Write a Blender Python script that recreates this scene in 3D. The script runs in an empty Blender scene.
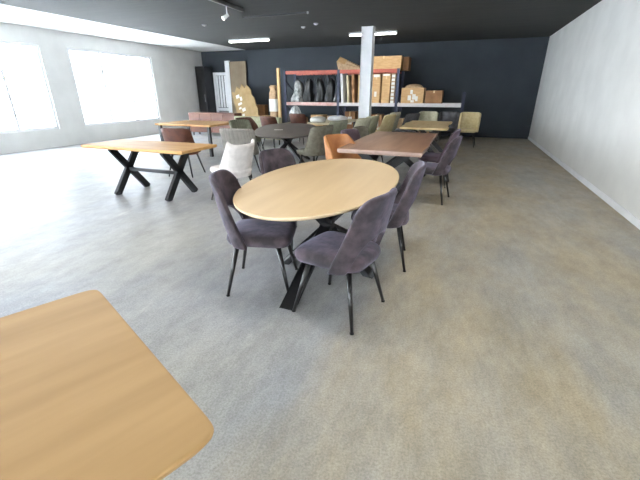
import bpy, bmesh, math, random
from mathutils import Vector, Matrix
random.seed(7)
S = bpy.context.scene; C = S.collection
PI = math.pi; R = math.radians
S.view_settings.view_transform = 'Standard'; S.view_settings.look = 'None'
S.view_settings.gamma = 1; S.view_settings.use_curve_mapping = False
S.view_settings.exposure = 0.0

# ------------------------------------------------------------ materials
def lin(c):
    return tuple(((x/255)/12.92 if x/255 <= .04045 else ((x/255+.055)/1.055)**2.4) for x in c) + (1,)
def mat(name, c1, c2=None, scale=6, rough=.6, metal=0, sheen=0, stint=None, bump=0, detail=4,
        stretch=(1,1,1), coat=0, spec=.5, alpha=1, trans=0, bscale=None, lo=.35, hi=.65):
    m = bpy.data.materials.new(name); m.use_nodes = True
    n, l = m.node_tree.nodes, m.node_tree.links
    b = n['Principled BSDF']
    b.inputs['Roughness'].default_value = rough; b.inputs['Metallic'].default_value = metal
    b.inputs['Sheen Weight'].default_value = sheen
    if stint: b.inputs['Sheen Tint'].default_value = lin(stint)
    b.inputs['Coat Weight'].default_value = coat
    b.inputs['Specular IOR Level'].default_value = spec
    b.inputs['Transmission Weight'].default_value = trans
    tc = n.new('ShaderNodeTexCoord'); mp = n.new('ShaderNodeMapping'); mp.inputs['Scale'].default_value = stretch
    l.new(tc.outputs['Object'], mp.inputs['Vector'])
    nz = n.new('ShaderNodeTexNoise'); nz.inputs['Scale'].default_value = scale; nz.inputs['Detail'].default_value = detail
    l.new(mp.outputs[0], nz.inputs['Vector'])
    cr = n.new('ShaderNodeValToRGB')
    if c2 is None: c2 = tuple(max(0, x*.9) for x in c1)
    cr.color_ramp.elements[0].position = lo; cr.color_ramp.elements[1].position = hi
    cr.color_ramp.elements[0].color = lin(c1); cr.color_ramp.elements[1].color = lin(c2)
    l.new(nz.outputs['Fac'], cr.inputs[0]); l.new(cr.outputs[0], b.inputs['Base Color'])
    if bump:
        bn = n.new('ShaderNodeBump'); bn.inputs['Strength'].default_value = bump; bn.inputs['Distance'].default_value = .01
        n2 = n.new('ShaderNodeTexNoise'); n2.inputs['Scale'].default_value = bscale or scale*3
        l.new(mp.outputs[0], n2.inputs['Vector']); l.new(n2.outputs['Fac'], bn.inputs['Height']); l.new(bn.outputs[0], b.inputs['Normal'])
    return m
def emit(name, c, s):
    m = bpy.data.materials.new(name); m.use_nodes = True
    b = m.node_tree.nodes['Principled BSDF']
    b.inputs['Emission Color'].default_value = lin(c); b.inputs['Emission Strength'].default_value = s
    b.inputs['Base Color'].default_value = (.9,.9,.9,1)
    return m
def wood(name, c1, c2, axis='Y', rough=.45, sc=9):
    st = {'X':(.12,1,1),'Y':(1,.12,1),'Z':(1,1,.1)}[axis]
    return mat(name, c1, c2, scale=sc, rough=rough, stretch=st, detail=6, bump=.05, lo=.3, hi=.7)

M = {}
M['velvet']  = mat('velvet_grey', (28,22,24), (78,65,71), scale=10, rough=.8, sheen=.38, stint=(190,185,215), bump=.3, detail=7, lo=.38, hi=.66)
M['velvetb'] = mat('velvet_brown', (66,52,50), (88,72,70), scale=9, rough=.85, sheen=.3, stint=(170,160,180), bump=.15)
M['black']   = mat('black_metal', (9,9,11), (14,14,16), rough=.34, metal=.0, spec=.7)
M['blackb']  = mat('black_powder_coat', (15,17,21), (22,24,30), rough=.5)
M['oak']     = wood('pale_oak_veneer', (206,176,134), (220,193,152), 'Y', .42, 7)
M['oakedge'] = wood('oak_edge', (216,190,152), (228,205,170), 'Y', .5)
M['walnut']  = wood('walnut_wood', (118,84,64), (156,120,94), 'Y', .45, 6)
M['walnutedge'] = wood('walnut_live_edge', (150,124,112), (178,152,140), 'Y', .6)
M['dark']    = wood('dark_stained_wood', (80,74,70), (98,90,84), 'Y', .45)
M['honey']   = wood('honey_wood', (176,128,72), (200,156,96), 'Y', .5)
M['honeyp']  = wood('matt_oak_wood', (160,126,80), (182,148,100), 'Y', .6)
M['yellow']  = wood('blond_wood', (208,178,124), (224,198,150), 'Y', .5)
M['beige']   = wood('beige_wood', (176,164,132), (192,180,150), 'Y', .5)
M['sage']    = mat('sage_fabric', (160,158,136), (178,174,152), scale=20, rough=.9, bump=.2)
M['sofa']    = mat('pale_sage_fabric', (152,150,122), (168,166,140), scale=14, rough=.9, bump=.2)
M['olived']  = mat('grey_green_fabric', (112,114,98), (128,130,112), scale=20, rough=.9, bump=.2)
M['olive']   = mat('olive_grey_fabric', (92,90,78), (112,108,94), scale=20, rough=.9, bump=.2)
M['greyl']   = mat('grey_leather', (118,114,108), (138,133,126), scale=8, rough=.55, bump=.1)
M['cream']   = mat('cream_fabric', (206,200,196), (222,216,212), scale=12, rough=.85, bump=.15)
M['cognac']  = mat('cognac_leather', (154,96,48), (180,122,70), scale=7, rough=.45, bump=.1)
M['redbrown']= mat('red_brown_leather', (72,36,22), (94,52,34), scale=9, rough=.6, bump=.1)
M['tan']     = mat('tan_fabric', (186,168,124), (200,184,142), scale=14, rough=.9, bump=.15)
M['charcoal']= mat('charcoal_fabric', (66,66,70), (82,82,86), scale=14, rough=.9, bump=.15)
M['plum']    = mat('plum_velvet', (62,48,54), (84,68,76), scale=9, rough=.85, sheen=.4, stint=(170,165,200), bump=.15)
M['card']    = mat('cardboard', (172,136,92), (190,156,112), scale=5, rough=.85, stretch=(1,1,4))
M['cardf']   = mat('faded_cardboard', (140,116,78), (158,134,94), scale=5, rough=.85)
M['cardd']   = mat('brown_cardboard', (120,84,54), (138,100,66), scale=5, rough=.85)
M['kraft']   = mat('kraft_paper', (150,122,92), (176,150,120), scale=14, rough=.8, bump=.5)
M['tape']    = mat('packing_tape', (196,166,120), (206,178,136), rough=.35)
M['print']   = mat('white_print', (226,226,222), (210,210,206), rough=.7)
M['paper']   = mat('white_paper', (230,230,226), (214,214,210), rough=.7)
M['plastic'] = mat('milky_plastic_wrap', (110,118,120), (206,210,210), scale=9, rough=.3, bump=.9)
M['bag']     = mat('black_bag_plastic', (10,12,13), (30,34,38), scale=12, rough=.34, bump=.7, bscale=14, spec=.6)
M['orange']  = mat('orange_beam_paint', (152,62,46), (168,80,58), scale=14, rough=.45)
M['beamw']   = mat('worn_pale_beam', (196,168,160), (176,112,96), scale=5, rough=.5, lo=.45, hi=.75)
M['beamp']   = mat('pale_beam', (206,202,202), (200,176,168), scale=4, rough=.5, lo=.5, hi=.8)
M['blue']    = mat('blue_upright_paint', (30,36,58), (42,48,74), rough=.5)
M['deck']    = mat('chipboard_deck', (128,104,78), (150,124,96), scale=40, rough=.9)
M['white']   = mat('white_paint', (240,241,244), (232,234,238), rough=.6)
M['whitew']  = mat('white_wall_paint', (226,226,224), (218,218,216), scale=2, rough=.9)
M['grid']    = mat('grey_steel', (130,132,134), (150,152,154), rough=.4, metal=.6)
M['wall']    = mat('dark_blue_grey_paint', (42,48,55), (48,54,60), scale=1.5, rough=.85)
M['ceil']    = mat('dark_ceiling_paint', (33,35,34), (42,44,41), scale=2.5, rough=.9, stretch=(.4,4,1))
M['timber']  = wood('timber', (172,140,92), (196,164,116), 'Z', .7)
M['board']   = mat('tan_board', (112,98,78), (122,108,88), scale=3, rough=.8)
M['rust']    = mat('terracotta_wood', (74,38,22), (94,52,32), scale=8, rough=.6, stretch=(.2,1,1))
M['foam']    = mat('white_foam', (214,216,222), (232,232,236), rough=.9)
M['tube']    = emit('tube_light', (255,255,246), 9)
M['bulb']    = emit('spot_bulb', (255,250,235), 6)

def floor_mat():
    m = bpy.data.materials.new('polished_concrete'); m.use_nodes = True
    n, l = m.node_tree.nodes, m.node_tree.links; b = n['Principled BSDF']
    tc = n.new('ShaderNodeTexCoord')
    def noise(sc, det, rgh=.6, st=(1,1,1)):
        mp = n.new('ShaderNodeMapping'); mp.inputs['Scale'].default_value = st
        mp.inputs['Rotation'].default_value = (0,0,R(-12))
        l.new(tc.outputs['Object'], mp.inputs['Vector'])
        z = n.new('ShaderNodeTexNoise'); z.inputs['Scale'].default_value = sc; z.inputs['Detail'].default_value = det
        z.inputs['Roughness'].default_value = rgh; l.new(mp.outputs[0], z.inputs['Vector']); return z.outputs['Fac']
    def ramp(f, a, c1, d, c2):
        r = n.new('ShaderNodeValToRGB'); r.color_ramp.elements[0].position = a; r.color_ramp.elements[1].position = d
        r.color_ramp.elements[0].color = c1; r.color_ramp.elements[1].color = c2; l.new(f, r.inputs[0]); return r.outputs[0]
    def mix(a, c, fac, typ='MIX'):
        x = n.new('ShaderNodeMix'); x.data_type = 'RGBA'; x.blend_type = typ
        l.new(a, x.inputs[6]); l.new(c, x.inputs[7])
        if isinstance(fac, float): x.inputs[0].default_value = fac
        else: l.new(fac, x.inputs[0])
        return x.outputs[2]
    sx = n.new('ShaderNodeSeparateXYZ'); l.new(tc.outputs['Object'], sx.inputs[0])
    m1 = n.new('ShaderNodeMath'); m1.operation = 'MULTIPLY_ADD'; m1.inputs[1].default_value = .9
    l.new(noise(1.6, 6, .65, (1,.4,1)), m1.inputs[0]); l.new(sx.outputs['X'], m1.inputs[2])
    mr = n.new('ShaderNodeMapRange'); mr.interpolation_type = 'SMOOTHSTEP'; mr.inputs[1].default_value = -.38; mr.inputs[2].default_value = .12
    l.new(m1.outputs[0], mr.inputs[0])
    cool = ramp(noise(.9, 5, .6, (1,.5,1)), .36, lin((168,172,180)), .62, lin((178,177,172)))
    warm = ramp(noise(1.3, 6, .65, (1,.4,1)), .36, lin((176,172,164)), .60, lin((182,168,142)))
    base = mix(cool, warm, mr.outputs[0])  # bluish daylight at left and warm light at right painted into the slab tones
    blot = ramp(noise(3.5, 12, .85, (1,.45,1)), .40, lin((206,206,206)), .60, lin((255,255,255)))
    grain = ramp(noise(90, 4, .75), .36, lin((206,206,204)), .6, lin((255,255,255)))
    pale = ramp(noise(2.2, 9, .8, (1,.35,1)), .60, (0,0,0,1), .74, (1,1,1,1))
    col = mix(base, blot, .8, 'MULTIPLY'); col = mix(col, grain, .8, 'MULTIPLY')
    w = n.new('ShaderNodeRGB'); w.outputs[0].default_value = lin((206,204,198))
    mm = n.new('ShaderNodeMath'); mm.operation = 'MULTIPLY'; mm.inputs[1].default_value = .55; l.new(pale, mm.inputs[0])
    col = mix(col, w.outputs[0], mm.outputs[0])
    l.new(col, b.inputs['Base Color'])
    rr = n.new('ShaderNodeMapRange'); rr.inputs[3].default_value = .38; rr.inputs[4].default_value = .62
    l.new(noise(3, 6), rr.inputs[0]); l.new(rr.outputs[0], b.inputs['Roughness'])
    bp = n.new('ShaderNodeBump'); bp.inputs['Strength'].default_value = .12; bp.inputs['Distance'].default_value = .004
    l.new(noise(80, 4), bp.inputs['Height']); l.new(bp.outputs[0], b.inputs['Normal'])
    return m
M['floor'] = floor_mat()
def glass_mat():
    m = bpy.data.materials.new('window_glass'); m.use_nodes = True
    b = m.node_tree.nodes['Principled BSDF']
    b.inputs['Base Color'].default_value = (.95,.98,1,1); b.inputs['Transmission Weight'].default_value = 1
    b.inputs['Roughness'].default_value = 0; b.inputs['IOR'].default_value = 1.05
    return m
M['glass'] = glass_mat()

# ------------------------------------------------------------ mesh helpers
def obj(name, bm, m, parent=None, smooth=False, bevel=0, seg=2, loc=None, rot=None):
    me = bpy.data.meshes.new(name); bmesh.ops.recalc_face_normals(bm, faces=bm.faces[:])
    bm.to_mesh(me); bm.free()
    if smooth:
        for p in me.polygons: p.use_smooth = True
    me.materials.append(M[m] if isinstance(m, str) else m)
    o = bpy.data.objects.new(name, me); C.objects.link(o)
    if parent: o.parent = parent
    if loc: o.location = loc
    if rot: o.rotation_euler = rot
    if bevel:
        b = o.modifiers.new('bevel', 'BEVEL'); b.width = bevel; b.segments = seg; b.limit_method = 'ANGLE'
    return o
def tag(o, label, cat, group=None, kind=None):
    if label: o['label'] = label
    if cat: o['category'] = cat
    if group: o['group'] = group
    if kind: o['kind'] = kind
    return o
def thing(name, label, cat, loc=(0,0,0), rz=0, group=None):
    o = bpy.data.objects.new(name, None); C.objects.link(o); o.empty_display_size = .1
    o.location = loc; o.rotation_euler = (0,0,R(rz)); return tag(o, label, cat, group)
def struct(name, bm, m, parent=None, **k):
    o = obj(name, bm, m, parent, **k); o['kind'] = 'structure'; return o
def bx(bm, x0, x1, y0, y1, z0, z1, mtx=None):
    v = [bm.verts.new((x,y,z)) for x in (x0,x1) for y in (y0,y1) for z in (z0,z1)]
    for f in ((0,1,3,2),(4,6,7,5),(0,4,5,1),(2,3,7,6),(0,2,6,4),(1,5,7,3)): bm.faces.new([v[i] for i in f])
    if mtx: bmesh.ops.transform(bm, matrix=mtx, verts=v)
    return v
def box(*a): b = bmesh.new(); bx(b, *a); return b
def tube(bm, p, q, r0, r1=None, n=12):
    p, q = Vector(p), Vector(q); r1 = r0 if r1 is None else r1
    d = (q-p).normalized(); a = d.orthogonal().normalized(); b = d.cross(a)
    r = [[bm.verts.new(c + rr*(a*math.cos(2*PI*i/n)+b*math.sin(2*PI*i/n))) for i in range(n)] for c, rr in ((p,r0),(q,r1))]
    for i in range(n): bm.faces.new([r[0][i], r[0][(i+1)%n], r[1][(i+1)%n], r[1][i]])
    bm.faces.new(r[0][::-1]); bm.faces.new(r[1]); return bm
def bar(bm, p, q, w, h, up=(0,0,1)):
    """rectangular bar from p to q, w wide sideways and h thick"""
    p, q = Vector(p), Vector(q); d = (q-p).normalized(); s = d.cross(Vector(up)).normalized(); t = s.cross(d)
    v = [bm.verts.new(c + s*w/2*a + t*h/2*b) for c in (p,q) for a, b in ((-1,-1),(1,-1),(1,1),(-1,1))]
    for f in ((0,3,2,1),(4,5,6,7),(0,1,5,4),(1,2,6,5),(2,3,7,6),(3,0,4,7)): bm.faces.new([v[i] for i in f])
    return bm
def loft(bm, rings, cap=True):
    vs = [[bm.verts.new(p) for p in r] for r in rings]; n = len(rings[0])
    for a, b in zip(vs, vs[1:]):
        for i in range(n): bm.faces.new([a[i], a[(i+1)%n], b[(i+1)%n], b[i]])
    if cap: bm.faces.new(vs[0][::-1]); bm.faces.new(vs[-1])
    return bm
def sup(t, a, b, e=2.6):
    c, s = math.cos(t), math.sin(t)
    return a*math.copysign(abs(c)**(2/e), c), b*math.copysign(abs(s)**(2/e), s)
def disc(bm, a, b, z0, z1, e=2.0, n=72, ch=.006, under=.02):
    prof = [(under, z0), (ch*.3, z0+(z1-z0)*.55), (0, z1-ch), (ch*.3, z1-ch*.3), (ch, z1)]
    rr = []
    for off, z in prof:
        rr.append([(*sup(2*PI*i/n, a-off, b-off, e), z) for i in range(n)])
    return loft(bm, rr)

def lathe(bm, prof, c=(0,0), n=20):
    return loft(bm, [[(c[0]+r*math.cos(2*PI*i/n), c[1]+r*math.sin(2*PI*i/n), z) for i in range(n)] for r, z in prof])

# ------------------------------------------------------------ chairs
def shell_bm(ztop=.935, zlow=.405, rx=.215, ry=.262, cx=-.02, lean=.21, w0=84, w1=58, hole=True, ribs=0,
             corner=.09, side=None, flare=.0, ear=0, nu=36, nv=12, cup=0):
    bm = bmesh.new(); g = []
    for j in range(nv+1):
        v = j/nv; row = []
        for i in range(nu+1):
            u = 2*i/nu-1
            ph = R(w0 + (w1-w0)*v**.9)*u
            top = ztop - corner*abs(u)**5 + ear*abs(u)**3
            if side is not None: top = side + (top-side)*max(0, min(1, (1-abs(u))*2.6))**.6
            bot = zlow
            if hole and abs(u) < .56: bot = zlow + .25*math.sqrt(max(0, 1-(u/.56)**2))
            z = bot + (top-bot)*v
            k = max(0, z-.44)
            x = cx - (rx+flare*k)*abs(math.cos(ph))**.85*math.copysign(1, math.cos(ph)) - lean*k
            y = (ry + flare*k - (.02*k if not flare else 0))*math.copysign(abs(math.sin(ph))**.85, math.sin(ph))
            if ribs:
                q = .006*abs(math.sin(u*ribs*PI/2)); x -= q*1.6*math.cos(ph); y += q*1.6*math.sin(ph)
            row.append(bm.verts.new((x, y, z)))
        g.append(row)
    for j in range(nv):
        for i in range(nu): bm.faces.new([g[j][i], g[j][i+1], g[j+1][i+1], g[j+1][i]])
    return bm
def seat_bm(a=.26, b=.238, z0=.405, z1=.51, e=5, n=48):
    h = z1-z0
    prof = [(.82, z0), (.95, z0+h*.12), (1, z0+h*.42), (.985, z0+h*.68), (.93, z0+h*.86), (.80, z0+h*.96), (.5, z0+h), (.2, z0+h)]
    rr = []
    for s, z in prof:
        rr.append([(x*1.0 + .01, y*(1+.10*x/a), z) for x, y in (sup(2*PI*i/n, a*s, b*s, e) for i in range(n))])
    return loft(bmesh.new(), rr)
def legs(t, m='black', zt=.42, it=.155, ft=.245, r0=.020, r1=.0115, caps=False):
    for sx in (1,-1):
        for sy in (1,-1):
            o = obj('leg', tube(bmesh.new(), (sx*it, sy*it, zt), (sx*ft, sy*ft, .006 if caps else 0), r0, r1, 14), m, t, smooth=True)
            if caps: obj('foot_cap', tube(bmesh.new(), (sx*ft, sy*ft, 0), (sx*ft, sy*ft, .010), r1*1.25, r1*1.25, 10), 'blackb', o)
def soft(o, th=.036, sub=1):
    s = o.modifiers.new('solid', 'SOLIDIFY'); s.thickness = th; s.offset = 0
    u = o.modifiers.new('sub', 'SUBSURF'); u.levels = sub; u.render_levels = sub
    for p in o.data.polygons: p.use_smooth = True
    return o
def make_chair(name, label, m, loc, rz, group, seatm=None, legm='black', caps=False, th=.036, legkw={}, **k):
    t = thing(name, label, 'chair', loc, rz, group)
    obj('seat', seat_bm(), seatm or m, t, smooth=True)
    soft(obj('backrest', shell_bm(**k), m, t), th)
    legs(t, legm, caps=caps, **legkw)
    return t
def dup(root, loc, rz, label=None, group=None, mats=None):
    r = root.copy(); C.objects.link(r); r.location = loc; r.rotation_euler = (0,0,R(rz))
    if label: r['label'] = label
    if group: r['group'] = group
    for ch in list(root.children):
        c = ch.copy(); C.objects.link(c); c.parent = r
        if mats and ch.name.split('.')[0] in ('seat','backrest'):
            c.data = ch.data.copy(); c.data.materials[0] = M[mats]
        for g in ch.children:
            d = g.copy(); C.objects.link(d); d.parent = c
    return r

# ------------------------------------------------------------ room shell (x to the right wall, y to the back wall)
YB = 14.54; XL = -11.1; XC = -8.84; XR = 2.1; YF = -5; H = 3.1
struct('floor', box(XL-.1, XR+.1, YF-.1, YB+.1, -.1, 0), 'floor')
struct('ceiling', box(XC, XR+.1, YF-.1, YB+.1, H, H+.12), 'ceil')
struct('ceiling', box(XL-.1, XC, YF-.1, YB+.1, H, H+.12), 'whitew')
struct('wall_back', box(XL-.1, XR+.1, YB, YB+.15, 0, H), 'wall')
struct('wall_right', box(XR, XR+.15, YF, YB, 0, H), 'whitew')
struct('baseboard_right', box(XR-.015, XR, YF, YB, 0, .09), 'white', bevel=.004)
def pierced(axis, c0, c1, a0, a1, holes, m, name):
    """wall slab with rectangular openings; holes = (s0, s1, z0, z1) along the wall"""
    bm = bmesh.new()
    def add(s0, s1, z0, z1):
        if axis == 'x': bx(bm, c0, c1, s0, s1, z0, z1)
        else: bx(bm, s0, s1, c0, c1, z0, z1)
    s = a0
    for h in holes:
        add(s, h[0], 0, H)
        if h[2] > 0: add(h[0], h[1], 0, h[2])
        add(h[0], h[1], h[3], H); s = h[1]
    add(s, a1, 0, H)
    return struct(name, bm, m)
lh = [(-3.6,-.4,.5,2.7), (.4,3.6,.5,2.7), (4.4,7.6,.5,2.7), (8.4,11.6,.5,2.7)]
pierced('x', XL-.15, XL, YF, YB, lh, 'whitew', 'wall_left')
fh = [(-10.2,-7.4,.1,2.8), (-6.9,-4.1,.1,2.8), (-3.6,-.8,.1,2.8), (-.3,1.7,0,2.8)]
pierced('y', YF-.15, YF, XL-.1, XR+.1, fh, 'whitew', 'wall_front')
def window(i, axis, c, s0, s1, z0, z1):
    bm = bmesh.new(); g = bmesh.new(); w = .07
    def add(b, a, d, e, f, t=.04):
        if axis == 'x': bx(b, c-t, c+t, a, d, e, f)
        else: bx(b, a, d, c-t, c+t, e, f)
    add(bm, s0, s0+w, z0, z1); add(bm, s1-w, s1, z0, z1); add(bm, s0+w, s1-w, z0, z0+w); add(bm, s0+w, s1-w, z1-w, z1)
    n = 2
    for k in range(1, n+1):
        q = s0+(s1-s0)*k/(n+1); add(bm, q-w/2, q+w/2, z0+w, z1-w)
    o = struct('window_%d' % i, bm, 'white')
    add(g, s0+w, s1-w, z0+w, z1-w, .004)
    obj('pane', g, 'glass', o)
k = 1
for h in lh: window(k, 'x', XL-.075, *h); k += 1
for h in fh: window(k, 'y', YF-.075, *h); k += 1

# white slatted door in the back wall, far left
bm = bmesh.new(); x0, x1, z1 = -10.55, -9.68, 2.72
z2 = 2.28
bx(bm, x0, x0+.1, YB-.07, YB-.002, 0, z2); bx(bm, x1-.21, x1, YB-.09, YB-.002, 0, z1)
for z in (0, .72, z2-.12): bx(bm, x0+.1, x1-.21, YB-.065, YB-.002, z, z+.12)
d = struct('door_1', bm, 'white', bevel=.006)
bm = bmesh.new()
for i in range(4): bx(bm, x0+.12+i*.14, x0+.21+i*.14, YB-.05, YB-.02, .86, z2-.13)
obj('slat', bm, 'white', d)
obj('glazing', box(x0+.11, x1-.22, YB-.03, YB-.01, .13, .71), 'grid', d)

# steel column
t = thing('steel_column', 'white painted square steel column rising to the dark ceiling', 'column', (-2.74,10.75,0))
obj('shaft', box(-.145,.145,-.10,.10,.02,H), 'white', t, bevel=.008)
bm = bmesh.new()
for s in (-1,1): bx(bm, s*.145-.008, s*.145+.008, -.13, .13, .02, H)
obj('flange', bm, 'white', t, bevel=.003)
obj('base_plate', box(-.2,.2,-.18,.18,0,.02), 'grid', t)

# ------------------------------------------------------------ ceiling lights
def tube_light(x, y, L, label):
    t = thing('tube_light', label, 'ceiling light', (x,y,H), 0, 'fluorescent tubes on the dark ceiling')
    obj('housing', box(-L/2,L/2,-.05,.05,-.05,0), 'white', t, bevel=.01)
    obj('tube', box(-L/2+.02,L/2-.02,-.045,.045,-.085,-.05), 'tube', t, bevel=.012)
tube_light(-6.95, 11.64, 1.5, 'lit fluorescent tube left of the column, near the spotlight track')
tube_light(-2.84, 11.64, 1.4, 'lit fluorescent tube passing behind the top of the white column')
t = thing('spotlight_track', 'grey ceiling track with one white swivel spotlight', 'track light', (-4.63,7.1,H))
obj('rail', box(-.025,.025,-1.4,.5,-.06,0), 'grid', t, bevel=.004)
obj('arm', tube(bmesh.new(), (0,-.1,-.06), (0,-.1,-.2), .012), 'white', t, smooth=True)
lm = obj('lamp_head', tube(bmesh.new(), (.01,-.07,-.2), (-.07,-.14,-.27), .028, .042, 18), 'white', t)
obj('bulb', tube(bmesh.new(), (-.07,-.14,-.27), (-.074,-.144,-.274), .034, .034, 16), 'bulb', lm)
def downlight(x, y, L, p):
    l = bpy.data.lights.new('tube_glow', 'AREA'); l.shape = 'RECTANGLE'; l.size = L; l.size_y = .1; l.energy = p; l.color = (1,.98,.92)
    o = bpy.data.objects.new('tube_glow', l); C.objects.link(o); o.location = (x, y, H-.09)
downlight(-6.95, 11.64, 1.4, 30); downlight(-2.84, 11.64, 1.3, 30)
for y, row in ((5.4, 'second'), (2.2, 'third'), (-1.2, 'last')):  # unseen tube rows, added to brighten the floor and tabletops from above
    for x, side in ((-6.4,'far left'),(-3.4,'left'),(-.4,'right')):
        if y > 5 and x < -5: continue
        tube_light(x, y, 1.5, 'added unseen lit fluorescent tube over the %s of the %s row from the back wall' % (side, row)); downlight(x, y, 1.4, 30)
def eyeball(x, y, label):
    t = thing('ceiling_spot', label, 'ceiling spot', (x,y,H), 0, 'small spots dotted over the dark ceiling')
    obj('ring', tube(bmesh.new(), (0,0,-.03), (0,0,0), .05, .06, 20), 'grid', t)
    obj('lens', tube(bmesh.new(), (0,0,-.036), (0,0,-.03), .026, .026, 14), 'paper', t)
eyeball(-6.6, 8.9, 'small ceiling spot below the spotlight track, at the left')
eyeball(-4.35, 10.1, 'small silver ceiling spot between the two lit tubes')
eyeball(-3.85, 9.75, 'dim ceiling spot nearest the left side of the column')
t = thing('ceiling_rail', 'thin dark rail running across the ceiling left of the column', 'rail', (-4.2,8.35,H))
obj('bar', box(-.9,.7,-.015,.015,-.035,0), 'blackb', t)
obj('end_cap', box(.7,.73,-.02,.02,-.04,0), 'grid', t)

# ------------------------------------------------------------ oval table
t = thing('oval_dining_table', 'oval pale oak dining table on black crossed metal legs', 'table', (-1.124,3.083,0))
top = obj('tabletop', disc(bmesh.new(), .642, 1.158, .725, .76, 2.0, 96, .005, .03), 'oak', t, bevel=0)
top.data.materials.append(M['oakedge'])
for p in top.data.polygons:
    if abs(p.normal.z) < .9: p.material_index = 1
def w2(x, y): return (x+1.124, y-3.083)
cxy = w2(-1.03, 2.87)
for fx, fy in ((-1.06,2.05),(-.56,2.80),(-1.46,2.77),(-1.0,3.70)):
    px, py = w2(fx, fy); dx, dy = px-cxy[0], py-cxy[1]
    bm = bmesh.new(); L = math.hypot(dx, dy); n = Vector((dx/L, dy/L, 0))
    p0 = Vector((px, py, .0)); p1 = Vector((cxy[0], cxy[1], .40)); p2 = p1 - n*min(L, .5)*.85 + Vector((0,0,.315))
    s = Vector((-n.y, n.x, 0))*.054
    a = Vector((0,0,.055))
    ring = lambda c, off: [c-s, c+s, c+s+off, c-s+off]
    o = n*-.06
    loft(bm, [ring(p0, n*-.09), ring(p1-Vector((0,0,.02)), Vector((0,0,.05))), ring(p2+n*.045, n*-.09)])
    obj('leg', bm, 'blackb', t, bevel=.003)
obj('mounting_plate', box(cxy[0]-.32,cxy[0]+.32,cxy[1]-.45,cxy[1]+.45,.715,.726), 'blackb', t)

# the four chairs of the oval table
G = 'velvet chairs around the oval table'
def vchair(label, loc, rz, m='velvet'):
    return make_chair('velvet_dining_chair', label, m, (*loc,0), rz, G, caps=True)
c0 = vchair('mauve grey velvet chair nearest the camera, seen from behind with arched cut-out', (-.70,2.235), 167)
c1 = dup(c0, (-1.415,2.37,0), 18, 'brown grey velvet chair at the near left side of the oval table')
c2 = dup(c0, (-.61,3.19,0), 189, 'grey velvet chair at the right side of the oval table, behind the nearest one')
c3 = dup(c0, (-1.60,3.37,0), -24, 'velvet chair whose backrest peeks over the far left rim of the oval table')

# ------------------------------------------------------------ walnut table group
def rect_table(name, label, loc, rz, L, W, topm, edgem=None, legm='black', z=.76, th=.045, live=0, style='x', corner=.01, group=None):
    """L along local y, W along local x"""
    t = thing(name, label, 'table', (*loc,0), rz, group)
    bm = bmesh.new(); pts = []; n = 24
    rnd = random.Random(int(L*100)+int(W*10))
    for sgn in (1,-1):
        ph = rnd.random()*6
        for i in range(n+1):
            f = i/n; y = (f-.5)*L*sgn
            x = sgn*-(W/2) * -1 - sgn*live*(math.sin(ph+f*7)+.5*math.sin(ph*2+f*17))*.5
            pts.append((x, y))
    pr = [(.012, z-th), (0, z-th*.6), (0, z-.006), (.004, z)]
    rr = []
    for off, zz in pr:
        rr.append([(x-math.copysign(off, x), y-math.copysign(off, y), zz) for x, y in pts])
    loft(bm, rr)
    o = obj('tabletop', bm, topm, t)
    if edgem:
        o.data.materials.append(M[edgem])
        for p in o.data.polygons:
            if abs(p.normal.z) < .8: p.material_index = 1
    zz = z-th
    if style == 'x':
        for sy in (-1,1):
            bm = bmesh.new(); yy = sy*(L/2-.45)
            for a in (-1,1):
                bar(bm, (a*W*.40, yy, .0), (-a*W*.34, yy, zz), .10, .05, (0,1,0))
            obj('leg_frame', bm, legm, t)
        obj('stretcher', bar(bmesh.new(), (0,-(L/2-.45),.36), (0,L/2-.45,.36), .05, .05), legm, t)
    elif style == 'post':
        for sx in (-1,1):
            for sy in (-1,1):
                obj('leg', box(sx*(W/2-.08)-.035,sx*(W/2-.08)+.035,sy*(L/2-.1)-.035,sy*(L/2-.1)+.035,0,zz), legm, t, bevel=.004)
    return t
rect_table('walnut_dining_table', 'rectangular walnut table with paler edge, behind the oval table', (-1.06,6.26), 0, 2.6, 1.18,
           'walnut', 'walnutedge', 'blackb', live=.02, th=.06)
GW = 'chairs around the walnut table'
shellK = dict(hole=False)
cog = make_chair('bucket_chair', 'cognac leather bucket chair at the near left corner of the walnut table', 'cognac', (-1.58,5.26,0), -30, GW,
                 th=.045, hole=False, ztop=.90, w0=112, w1=96, side=.66, rx=.24, ry=.27, lean=.2, corner=.03)
pl = make_chair('padded_chair', 'plum velvet chair behind the cognac one at the walnut table', 'plum', (-1.62,6.2,0), -10, GW,
                th=.065, hole=False, ztop=.90, w0=98, w1=72, corner=.025, lean=.20, rx=.19, ry=.26, flare=.04)
dup(pl, (-1.60,6.85,0), -6, 'brown grey chair, farthest on the left side of the walnut table', mats='olive')
dup(c0, (-.36,5.55,0), 172, 'grey velvet chair tucked under the right side of the walnut table', GW)
dup(c0, (-.40,6.6,0), 176, 'plum velvet chair farther along the right side of the walnut table', GW, mats='plum')

# ------------------------------------------------------------ cream chair and its table at left
cream = make_chair('wing_chair', 'cream upholstered chair standing beyond the left velvet chair', 'cream', (-3.08,4.46,0), 158, 'chairs by the left tables',
                   th=.05, hole=False, ztop=.84, w0=98, w1=66, corner=-.02, ear=.04, rx=.19, ry=.24, lean=.34, zlow=.36)
rect_table('oak_table', 'honey oak table beyond the cream chair at the left edge', (-4.45,4.33), 90, 1.9, .78, 'honey', None, 'blackb', style='x')
ribbed = make_chair('ribbed_chair', 'grey leather chair with vertical ribs on its back', 'greyl', (-3.89,6.02,0), 100, 'chairs round the dark oval table',
                    th=.045, hole=False, ztop=.90, w0=98, w1=74, corner=.03, ribs=15, nu=90, lean=.22, ry=.30, rx=.19, flare=.05)

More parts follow.
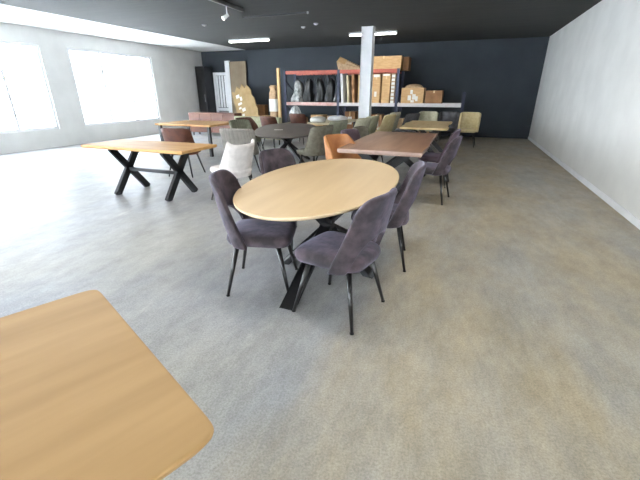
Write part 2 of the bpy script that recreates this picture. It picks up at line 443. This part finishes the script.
# ------------------------------------------------------------ dark oval table group
t = thing('dark_oval_table', 'dark stained oval table with a white card on it', 'table', (-3.58,7.35,0), 22)
disc(b_ := bmesh.new(), .66, 1.52, .725, .76, 2.6, 72, .005, .03); tp = obj('tabletop', b_, 'dark', t)
for a in (60,120,240,300):
    ca, sa = math.cos(R(a)), math.sin(R(a))
    obj('leg', bar(bmesh.new(), (ca*.9, sa*.75, .0), (-ca*.45, -sa*.4, .725), .08, .04), 'black', t)
bm = box(-.09,.09,-.06,.06,.7605,.763)
tag(obj('price_card', bm, 'paper', None, loc=(-3.66,7.1,0), rot=(0,0,R(21))), 'white card lying on the dark oval table', 'card')
GD = 'chairs round the dark oval table'
ol = make_chair('padded_chair', 'olive grey chair with pale side edge, right of the dark oval table', 'olive', (-2.60,6.45,0), 158, GD,
                th=.065, hole=False, ztop=.95, w0=98, w1=72, corner=.025, lean=.20, rx=.19, ry=.26, flare=.04)
dup(ol, (-2.72,7.75,0), 160, 'sage chair behind the olive one, right of the dark oval table', mats='olived')
dup(ribbed, (-4.72,7.55,0), -10, 'pale olive chair behind the ribbed grey chair', mats='olived')
dup(cog, (-5.05,8.25,0), -20, 'brown leather bucket chair behind the pale olive chair, left of the dark oval table', GD, mats='redbrown')

# ------------------------------------------------------------ far furniture
rect_table('beige_table', 'beige wooden table standing before the rack', (-3.40,9.95), 0, 1.7, .92, 'beige', None, 'black', style='post')
GB = 'pale chairs lined up beside the beige table'
b1 = dup(ol, (-2.45,8.75,0), 165, 'sage chair nearest, in the row beside the beige table', GB, mats='sage')
for (x, y, m, lab) in ((-2.42,9.5,'sofa','pale green chair in front of the white column'),
                       (-2.12,10.25,'tan','tan chair right of the white column'),
                       (-2.2,11.5,'sage','tall sage chair at the right end of the row by the column'),
                       (-1.60,11.15,'charcoal','charcoal chair between the tan chair and the blond table')):
    dup(ol, (x,y,0), 165 if m != 'charcoal' else 150, lab, GB, mats=m)
rect_table('blond_table', 'blond live-edge wooden table in front of the right shelf', (-.88,9.75), 0, 2.2, 1.05, 'yellow', None, 'black', live=.05)
GY = 'chairs beyond the blond table'
for (x, y, m, lab) in ((-1.1,11.9,'sage','sage chair at the left end beyond the blond table'), (-.5,11.95,'charcoal','dark grey chair in the middle beyond the blond table'),
                       (.1,11.9,'tan','tan chair at the right end beyond the blond table')):
    dup(ol, (x,y,0), -95, lab, GY, mats=m)

# sofa, sage
t = thing('bench_sofa', 'pale sage upholstered sofa seen from behind, left of the rack', 'sofa', (-5.95,10.2,0), -6)
obj('backrest', box(-.85,.85,-.12,.06,.16,.80), 'sofa', t, bevel=.04, seg=3)
obj('seat', box(-.83,.83,.06,.70,.18,.44), 'sofa', t, bevel=.05, seg=3)
for s in (-1,1): obj('armrest', box(s*.85-(.14 if s>0 else 0), s*.85+(0 if s>0 else .14), .06, .68, .44, .62), 'sofa', t, bevel=.04, seg=3)
for sx in (-1,1):
    for sy in (0,.62): obj('leg', tube(bmesh.new(), (sx*.75,sy,0), (sx*.75,sy,.18), .018, .024), 'black', t)
rb = make_chair('leather_chair', 'red brown leather chair right of the sage sofa', 'redbrown', (-4.98,9.35,0), 75, 'red brown chairs near the rack',
                th=.065, hole=False, ztop=.90, w0=98, w1=72, corner=.025, lean=.20, rx=.19, ry=.26, flare=.04)
dup(rb, (-4.75,10.75,0), 80, 'red brown leather chair under the middle of the left rack bay')
dup(rb, (-4.95,5.65,0), 100, 'red brown leather chair at the left, between ribbed grey chair and honey table', 'red brown chairs near the rack')
rect_table('honey_table', 'honey wood table by the far left edge, under the terracotta cabinet', (-6.55,8.1), 90, 1.7, 1.2, 'honey', None, 'blackb', style='post')
# terracotta sideboard
t = thing('sideboard', 'long terracotta wooden sideboard before the back left door', 'sideboard', (-8.55,11.6,0))
obj('body', box(-1.0,1.0,-.22,.22,.12,.80), 'rust', t, bevel=.006)
for i in range(4):
    o = obj('door', box(-.98+i*.495,-.5+i*.495,-.24,-.221,.15,.77), 'rust', t, bevel=.004)
    obj('handle', tube(bmesh.new(), (-.55+i*.495,-.262,.42), (-.55+i*.495,-.262,.54), .008), 'black', o)
for sx in (-.9,.9):
    for sy in (-.17,.17): obj('leg', box(sx-.02,sx+.02,sy-.02,sy+.02,0,.12), 'black', t)

# black cabinet at the left of the door
t = thing('tall_cabinet', 'tall narrow black cabinet left of the white slatted door', 'cabinet', (-10.80,14.2,0))
obj('body', box(-.22,.22,-.28,.28,0,2.5), 'blackb', t, bevel=.006)
o = obj('door', box(-.21,.21,-.30,-.281,.06,2.46), 'black', t, bevel=.004)
obj('handle', tube(bmesh.new(), (.16,-.32,1.1), (.16,-.32,1.4), .009), 'grid', o)

# tan board
tag(obj('tall_board', box(-.40,.40,-.02,.02,0,2.68), 'board', bevel=.004, loc=(-9.24,14.36,0), rot=(R(-2.0),0,0)),
    'tall olive brown board leaning on the wall beside the white door', 'board')

# leaning printed cardboard
def carton(name, label, loc, rz, w, d, h, m='card', group=None, tape=True, lab=None, rot=None, cat='box', flaps=False):
    t = thing(name, label, cat, loc, rz, group)
    if rot: t.rotation_euler = rot
    obj('body', box(-w/2,w/2,-d/2,d/2,0,h), m, t, bevel=min(.01, w*.08))
    if tape: obj('tape', box(-.025,.025,-d/2-.002,d/2+.002,h*.82,h+.002), 'tape', t)
    if lab:
        for q in lab:
            a, b, c, e = q; obj('label', box(a*w/2,b*w/2,-d/2-.003,-d/2-.0005,c*h,e*h), 'print', t)
    return t
t = thing('flattened_carton', 'large flattened cardboard carton with white print, leaning left of the rack', 'cardboard', (-8.20,13.55,0), 0)
t.rotation_euler = (R(-12), R(-21), 0)
bm = bmesh.new()
KS = 1.42; pts = [(-.42,.02),(.46,.0),(.50,.30),(.44,.36),(.50,.52),(.45,.62),(.46,.85),(.38,.95),(.40,1.1),(.27,1.28),(.18,1.2),(.08,1.36),(-.05,1.25),(-.16,1.36),(-.30,1.22),(-.42,1.28),(-.45,.7)]
lo = [bm.verts.new((x*1.1,-.03,z*KS)) for x,z in pts]; hi = [bm.verts.new((x*1.1,.03,z*KS)) for x,z in pts]
bm.faces.new(lo); bm.faces.new(hi[::-1])
for i in range(len(pts)): bm.faces.new([lo[i], hi[i], hi[(i+1)%len(pts)], lo[(i+1)%len(pts)]])
obj('sheet', bm, 'cardf', t)
for (x, z, w, h) in ((-.22,1.08,.14,.10),(-.10,.98,.08,.12),(-.20,.86,.16,.07),(-.24,.74,.10,.06),(-.10,.66,.14,.10),(-.18,.52,.10,.07),(-.20,.38,.16,.08),(-.06,.30,.10,.07),(-.16,.20,.12,.06)):
    x *= 1.1; z *= KS; w *= 1.2; h *= 1.3
    bm = bmesh.new(); bx(bm, x-w/2, x+w/2, -.034, -.0305, z-h/2, z+h/2); obj('print', bm, 'print', t)
GBX = 'cartons on the floor left of the rack'
carton('carton', 'honey brown carton standing behind the leaning printed carton', (-8.3,14.3,0), 0, .8, .3, 1.0, 'cardd', GBX)
carton('carton', 'low orange brown carton between leaning carton and wrapped parcel', (-7.55,13.6,0), 8, .34, .3, .62, 'card', GBX)
carton('carton', 'small carton on the floor just left of the wrapped parcel', (-7.15,13.45,0), -6, .26, .3, .55, 'cardd', GBX)
t = thing('wrapped_parcel', 'tall kraft parcel wrapped in milky plastic left of the timber post', 'parcel', (-7.0,13.3,0), 6)
rr = []
for z, s in ((0,.95),(.3,1.05),(.7,1.0),(1.1,1.08),(1.45,1.0),(1.58,.7),(1.68,.95),(1.74,.6)):
    rr.append([(x+.01*math.sin(z*9+i), y, z) for i, (x, y) in enumerate(sup(2*PI*i/16, .15*s, .14*s, 4) for i in range(16))])
obj('body', loft(bmesh.new(), rr), 'kraft', t)
rr = [[(*sup(2*PI*i/16, .172, .16, 4), z) for i in range(16)] for z in (.8,1.25)]
obj('plastic_band', loft(bmesh.new(), rr), 'paper', t)
tag(obj('timber_post', box(-.05,.05,-.04,.04,0,2.28), 'timber', bevel=.005, loc=(-6.42,12.62,0)), 'pale timber post standing at the left end of the rack', 'post')

# ------------------------------------------------------------ pallet rack
YR0, YR1 = 12.8, 13.75
t = thing('pallet_rack', 'warehouse rack with dark blue uprights and orange beams along the back wall', 'rack', (0,0,0))
UX = [-6.28,-4.24,-2.22,-.15]; UH = [2.22,2.2,2.2,1.5]
for x, h in zip(UX, UH):
    bm = bmesh.new()
    for y in (YR0+.03, YR1-.03): bx(bm, x-.045, x+.045, y-.03, y+.03, 0, h)
    zz = .2; s = 0
    while zz+.45 < h:
        a, b = (YR0+.06, YR1-.06) if s % 2 == 0 else (YR1-.06, YR0+.06)
        bar(bm, (x,a,zz), (x,b,zz+.42), .025, .025); zz += .42; s += 1
    obj('upright', bm, 'blue', t)
for i in range(3):
    xa, xb = UX[i]+.045, UX[i+1]-.045
    for z, m in ((1.11,'beamw' if i == 0 else 'beamp'),(2.14,'orange')):
        if i == 2 and z > 2: continue
        for y in (YR0, YR1-.04):
            obj('beam', box(xa,xb,y,y+.04,z-.06,z+.05), m, t, bevel=.006)
        obj('deck', box(xa,xb,YR0+.05,YR1-.05,z-.01,z+.012), 'deck', t)
ZS1, ZS2 = 1.122, 2.152
# on top
t = thing('crumpled_carton', 'crumpled kraft carton on the rack top left of the column', 'box', (-3.95,13.2,ZS2), 6)
bm = bmesh.new()
P = [(-.34,-.3,0),(.36,-.3,0),(.36,.3,0),(-.34,.3,0)]; Q = [(-.30,-.28,.44),(.40,-.26,.10),(.38,.28,.16),(-.26,.3,.36)]; Z = [(-.42,-.30,.30),(.44,-.30,.06),(.40,.28,.08),(-.4,.3,.26)]
loft(bm, [P, Z, Q]); obj('body', bm, 'kraft', t, bevel=.01)
bm = bmesh.new(); v = [bm.verts.new(p) for p in ((-.30,-.28,.445),(-.05,-.30,.34),(-.12,-.44,.20),(-.38,-.42,.28))]; bm.faces.new(v)
o = obj('flap', bm, 'card', t); s = o.modifiers.new('s','SOLIDIFY'); s.thickness = .008
carton('long_carton', 'long cardboard carton lying on the rack top right of the column', (-2.74,13.15,ZS2+.0), 0, 1.15, .5, .42, 'card', 'cartons on the rack top')
carton('long_carton', 'darker carton end behind the long one on the rack top', (-2.06,13.42,ZS2), 0, .18, .5, .40, 'cardd', 'cartons on the rack top', tape=False)
# lower bay right of column
GS = 'tall cartons standing on the rack shelf'
carton('tall_carton', 'tall carton with white label right beside the column on the shelf', (-2.93,13.1,ZS1), 0, .27, .5, .92, 'card', GS, lab=[(-.7,.8,.90,.985),(-.4,.2,.25,.42)])
carton('tall_carton', 'plain tall carton in the middle of the shelf right of the column', (-2.60,13.1,ZS1), 0, .27, .5, .93, 'card', GS, lab=[(-.8,.8,.93,.985)])
carton('tall_carton', 'narrow carton covered in white print next to the blue upright', (-2.37,13.1,ZS1), 0, .13, .5, .93, 'kraft', GS, tape=False,
       lab=[(-.8,.8,.04+i*.12,.12+i*.12) for i in range(8)])
carton('tall_carton', 'tall carton with dark base just left of the column on the shelf', (-3.42,13.1,ZS1), 0, .26, .5, .90, 'card', GS)
tag(obj('rolled_panel', box(-.045,.045,-.25,.25,0,.96), 'foam', bevel=.02, loc=(-4.10,13.1,ZS1), rot=(0,R(-3.5),0)), 'white foam panel standing on the shelf, left of the pale green one', 'panel', 'panels standing on the shelf left of the column')
tag(obj('rolled_panel', box(-.035,.035,-.25,.25,0,.90), 'beige', bevel=.015, loc=(-3.88,13.1,ZS1), rot=(0,R(-4),0)), 'pale yellow green panel leaning beside the white foam one', 'panel', 'panels standing on the shelf left of the column')
tag(obj('rolled_panel', box(-.05,.05,-.25,.25,0,.92), 'cardd', bevel=.01, loc=(-3.70,13.1,ZS1), rot=(0,R(-3),0)), 'dark brown panel between the yellow green panel and the tall carton', 'panel', 'panels standing on the shelf left of the column')
# right box with dome of kraft
b = carton('carton', 'wide carton printed with white marks and a kraft dome on top, on the right shelf', (-1.72,13.1,ZS1), 0, .72, .5, .50, 'card', None, tape=False)
for q in ((-.10,-.02,.62,.88),(.0,.12,.30,.62),(-.2,-.08,.25,.55),(.14,.22,.2,.5),(-.06,.06,.12,.26)):
    obj('print', box(q[0]*.72, q[1]*.72+.02, -.2535, -.2505, q[2]*.5, q[3]*.5), 'print', b)
rr = [[(x, y, z) for x, y in (sup(2*PI*i/24, .30*s, .22*s, 2.6) for i in range(24))] for s, z in ((1,.50),(.96,.53),(.8,.575),(.5,.605),(.15,.62))]
obj('paper_dome', loft(bmesh.new(), rr), 'kraft', b, smooth=True)
carton('carton', 'brown carton at the right end of the right shelf', (-1.05,13.1,ZS1), 0, .52, .5, .42, 'cardd', None)
# black bagged chairs: chair frames under glossy bags
def bagged(label, x, y, z, w, h, m='bag', seed=0, legsup=True):
    t = thing('bagged_chair', label, 'bagged chair', (x,y,z), 0, 'bagged chairs on the left rack shelf')
    rn = random.Random(seed); rr = []; n = 26
    ph = [rn.random()*6 for _ in range(4)]
    for k in range(11):
        f = k/10; s = [.92,1,.98,.9,.78,.72,.70,.68,.62,.5,.25][k]
        ring = []
        for i in range(n):
            a = 2*PI*i/n; q = s*(1+.10*math.sin(5*a+ph[0]+f*4)+.06*math.sin(9*a+ph[1]-f*5))
            px, py = sup(a, w/2*q, .26*q, 3); ring.append((px+.03*math.sin(f*5+ph[2]), py-.05*f, max(0,h*.86*f)))
        rr.append(ring)
    o = obj('bag', loft(bmesh.new(), rr), m, t, smooth=True)
    if legsup:
        for sx, sy in ((-1,-1),(1,-1),(-1,1),(1,1)):
            obj('leg', tube(bmesh.new(), (sx*w*.2, sy*.12-.05, h*.6), (sx*w*.42, sy*.2-.05, h), .012, .008, 8), 'black', t, smooth=True)
    return t
bagged('chair in a silvery grey bag at the left end of the shelf', -5.93, 13.25, ZS1, .42, .92, 'plastic', 1, False)
for i, x in enumerate((-5.52,-5.08,-4.68,-4.36)):
    lab = ['second bagged chair from the left, in black plastic with legs upward', 'third bagged chair from the left, in black plastic with legs upward',
           'fourth bagged chair from the left, in black plastic with legs upward', 'black bagged chair next to the white foam panel'][i]
    bagged(lab, x, 13.28, ZS1, .36 if i < 3 else .26, .96, 'bag', 10+i)

# small things under the rack
GU = 'small cartons on the floor under the rack'
for i, (x, w, h, m, lab) in enumerate(((-5.85,.45,.62,'kraft','kraft carton on the floor under the left end of the rack'),
        (-5.1,.5,.72,'card','light carton under the rack behind the white pillow'), (-4.5,.42,.70,'kraft','kraft carton under the rack before its second upright'),
        (-3.85,.38,.86,'cardd','brown carton with white sticker under the rack, left of the column'), (-2.9,.40,.78,'cardd','brown carton under the rack, right of the column'),
        (-2.0,.46,.66,'kraft','kraft carton under the rack, beyond the tall sage chair'), (-1.2,.5,.74,'card','carton under the right rack bay beyond the blond table'))):
    carton('small_carton', lab, (x,13.2,0), (i*37)%9-4, w, .4, h, m, GU, lab=[(-.4,.4,.5,.8)] if i in (3,4,6) else None)
# white things on the beige table and around
def cushion(name, label, loc, rot, a, b, h, m, cat, group=None):
    rr = [[(*sup(2*PI*i/28, a*s, b*s, 4), z*h) for i in range(28)] for s, z in ((.8,0),(.95,.15),(1,.4),(.96,.7),(.8,.9),(.5,1.),(.1,1.0))]
    o = obj(name, loft(bmesh.new(), rr), m, None, smooth=True, loc=loc, rot=rot); tag(o, label, cat, group); return o
cushion('cushion', 'white cushion lying at the near end of the beige table', (-3.66,9.4,.762), (0,0,R(8)), .19,.27,.13,'paper','cushion','cushions on the beige table')
cushion('cushion', 'pale cushion farther back on the beige table', (-3.35,10.1,.762), (0,0,R(-12)), .24,.24,.12,'foam','cushion','cushions on the beige table')
t = thing('plastic_bundle', 'crumpled milky plastic bundle on a red brown chair under the rack', 'plastic wrap', (-5.32,11.6,0))
rr = [[((.19*s)*math.cos(2*PI*i/18)*(1+.2*math.sin(3*i+s*9)), .15*s*math.sin(2*PI*i/18)*(1+.2*math.cos(4*i)), z) for i in range(18)] for s, z in ((.7,0),(1,.3),(.9,.6),(1,.85),(.6,1.02),(.2,1.08))]
obj('bundle', loft(bmesh.new(), rr), 'plastic', t)
t['label'] = 'crumpled milky plastic bundle standing between the two red brown chairs'

# table beside the photographer, its corner enters at lower left
t = thing('side_table', 'honey wood table whose rounded corner enters at the lower left, nearest the camera', 'table', (-1.205,-.043,0), -24)
disc(b_ := bmesh.new(), .485, .80, .728, .76, 30, 240, .006, .012); obj('tabletop', b_, 'honeyp', t)
for sx in (-1,1):
    for sy in (-1,1): obj('leg', box(sx*.38-.03,sx*.38+.03,sy*.62-.03,sy*.62+.03,0,.729), 'blackb', t, bevel=.004)

# ------------------------------------------------------------ light
W = bpy.data.worlds.new('daylight'); S.world = W; W.use_nodes = True
bg = W.node_tree.nodes['Background']; bg.inputs[0].default_value = (.80,.90,1,1); bg.inputs[1].default_value = 3.0
def area(name, loc, rot, sx, sy, p, col):
    l = bpy.data.lights.new(name, 'AREA'); l.shape = 'RECTANGLE'; l.size = sx; l.size_y = sy; l.energy = p; l.color = col
    o = bpy.data.objects.new(name, l); C.objects.link(o); o.location = loc; o.rotation_euler = rot; return o
for i, h in enumerate(fh):
    area('window_daylight', ((h[0]+h[1])/2, YF-.3, (h[2]+h[3])/2), (R(90),0,0), h[1]-h[0], 2.5, 310, (.93,.96,1))
for h in lh:
    area('window_daylight', (XL-.3, (h[0]+h[1])/2, 1.6), (0,R(-90),0), 2.2, h[1]-h[0], 640, (.88,.94,1))

# ------------------------------------------------------------ camera
cam = bpy.data.cameras.new('camera'); co = bpy.data.objects.new('camera', cam); C.objects.link(co)
cam.sensor_width = 36; cam.sensor_fit = 'HORIZONTAL'; cam.lens = 361/640*36; cam.clip_start = .05
co.location = (0,0,1.5); co.rotation_euler = (R(90-22.3), 0, R(20.98)); S.camera = co
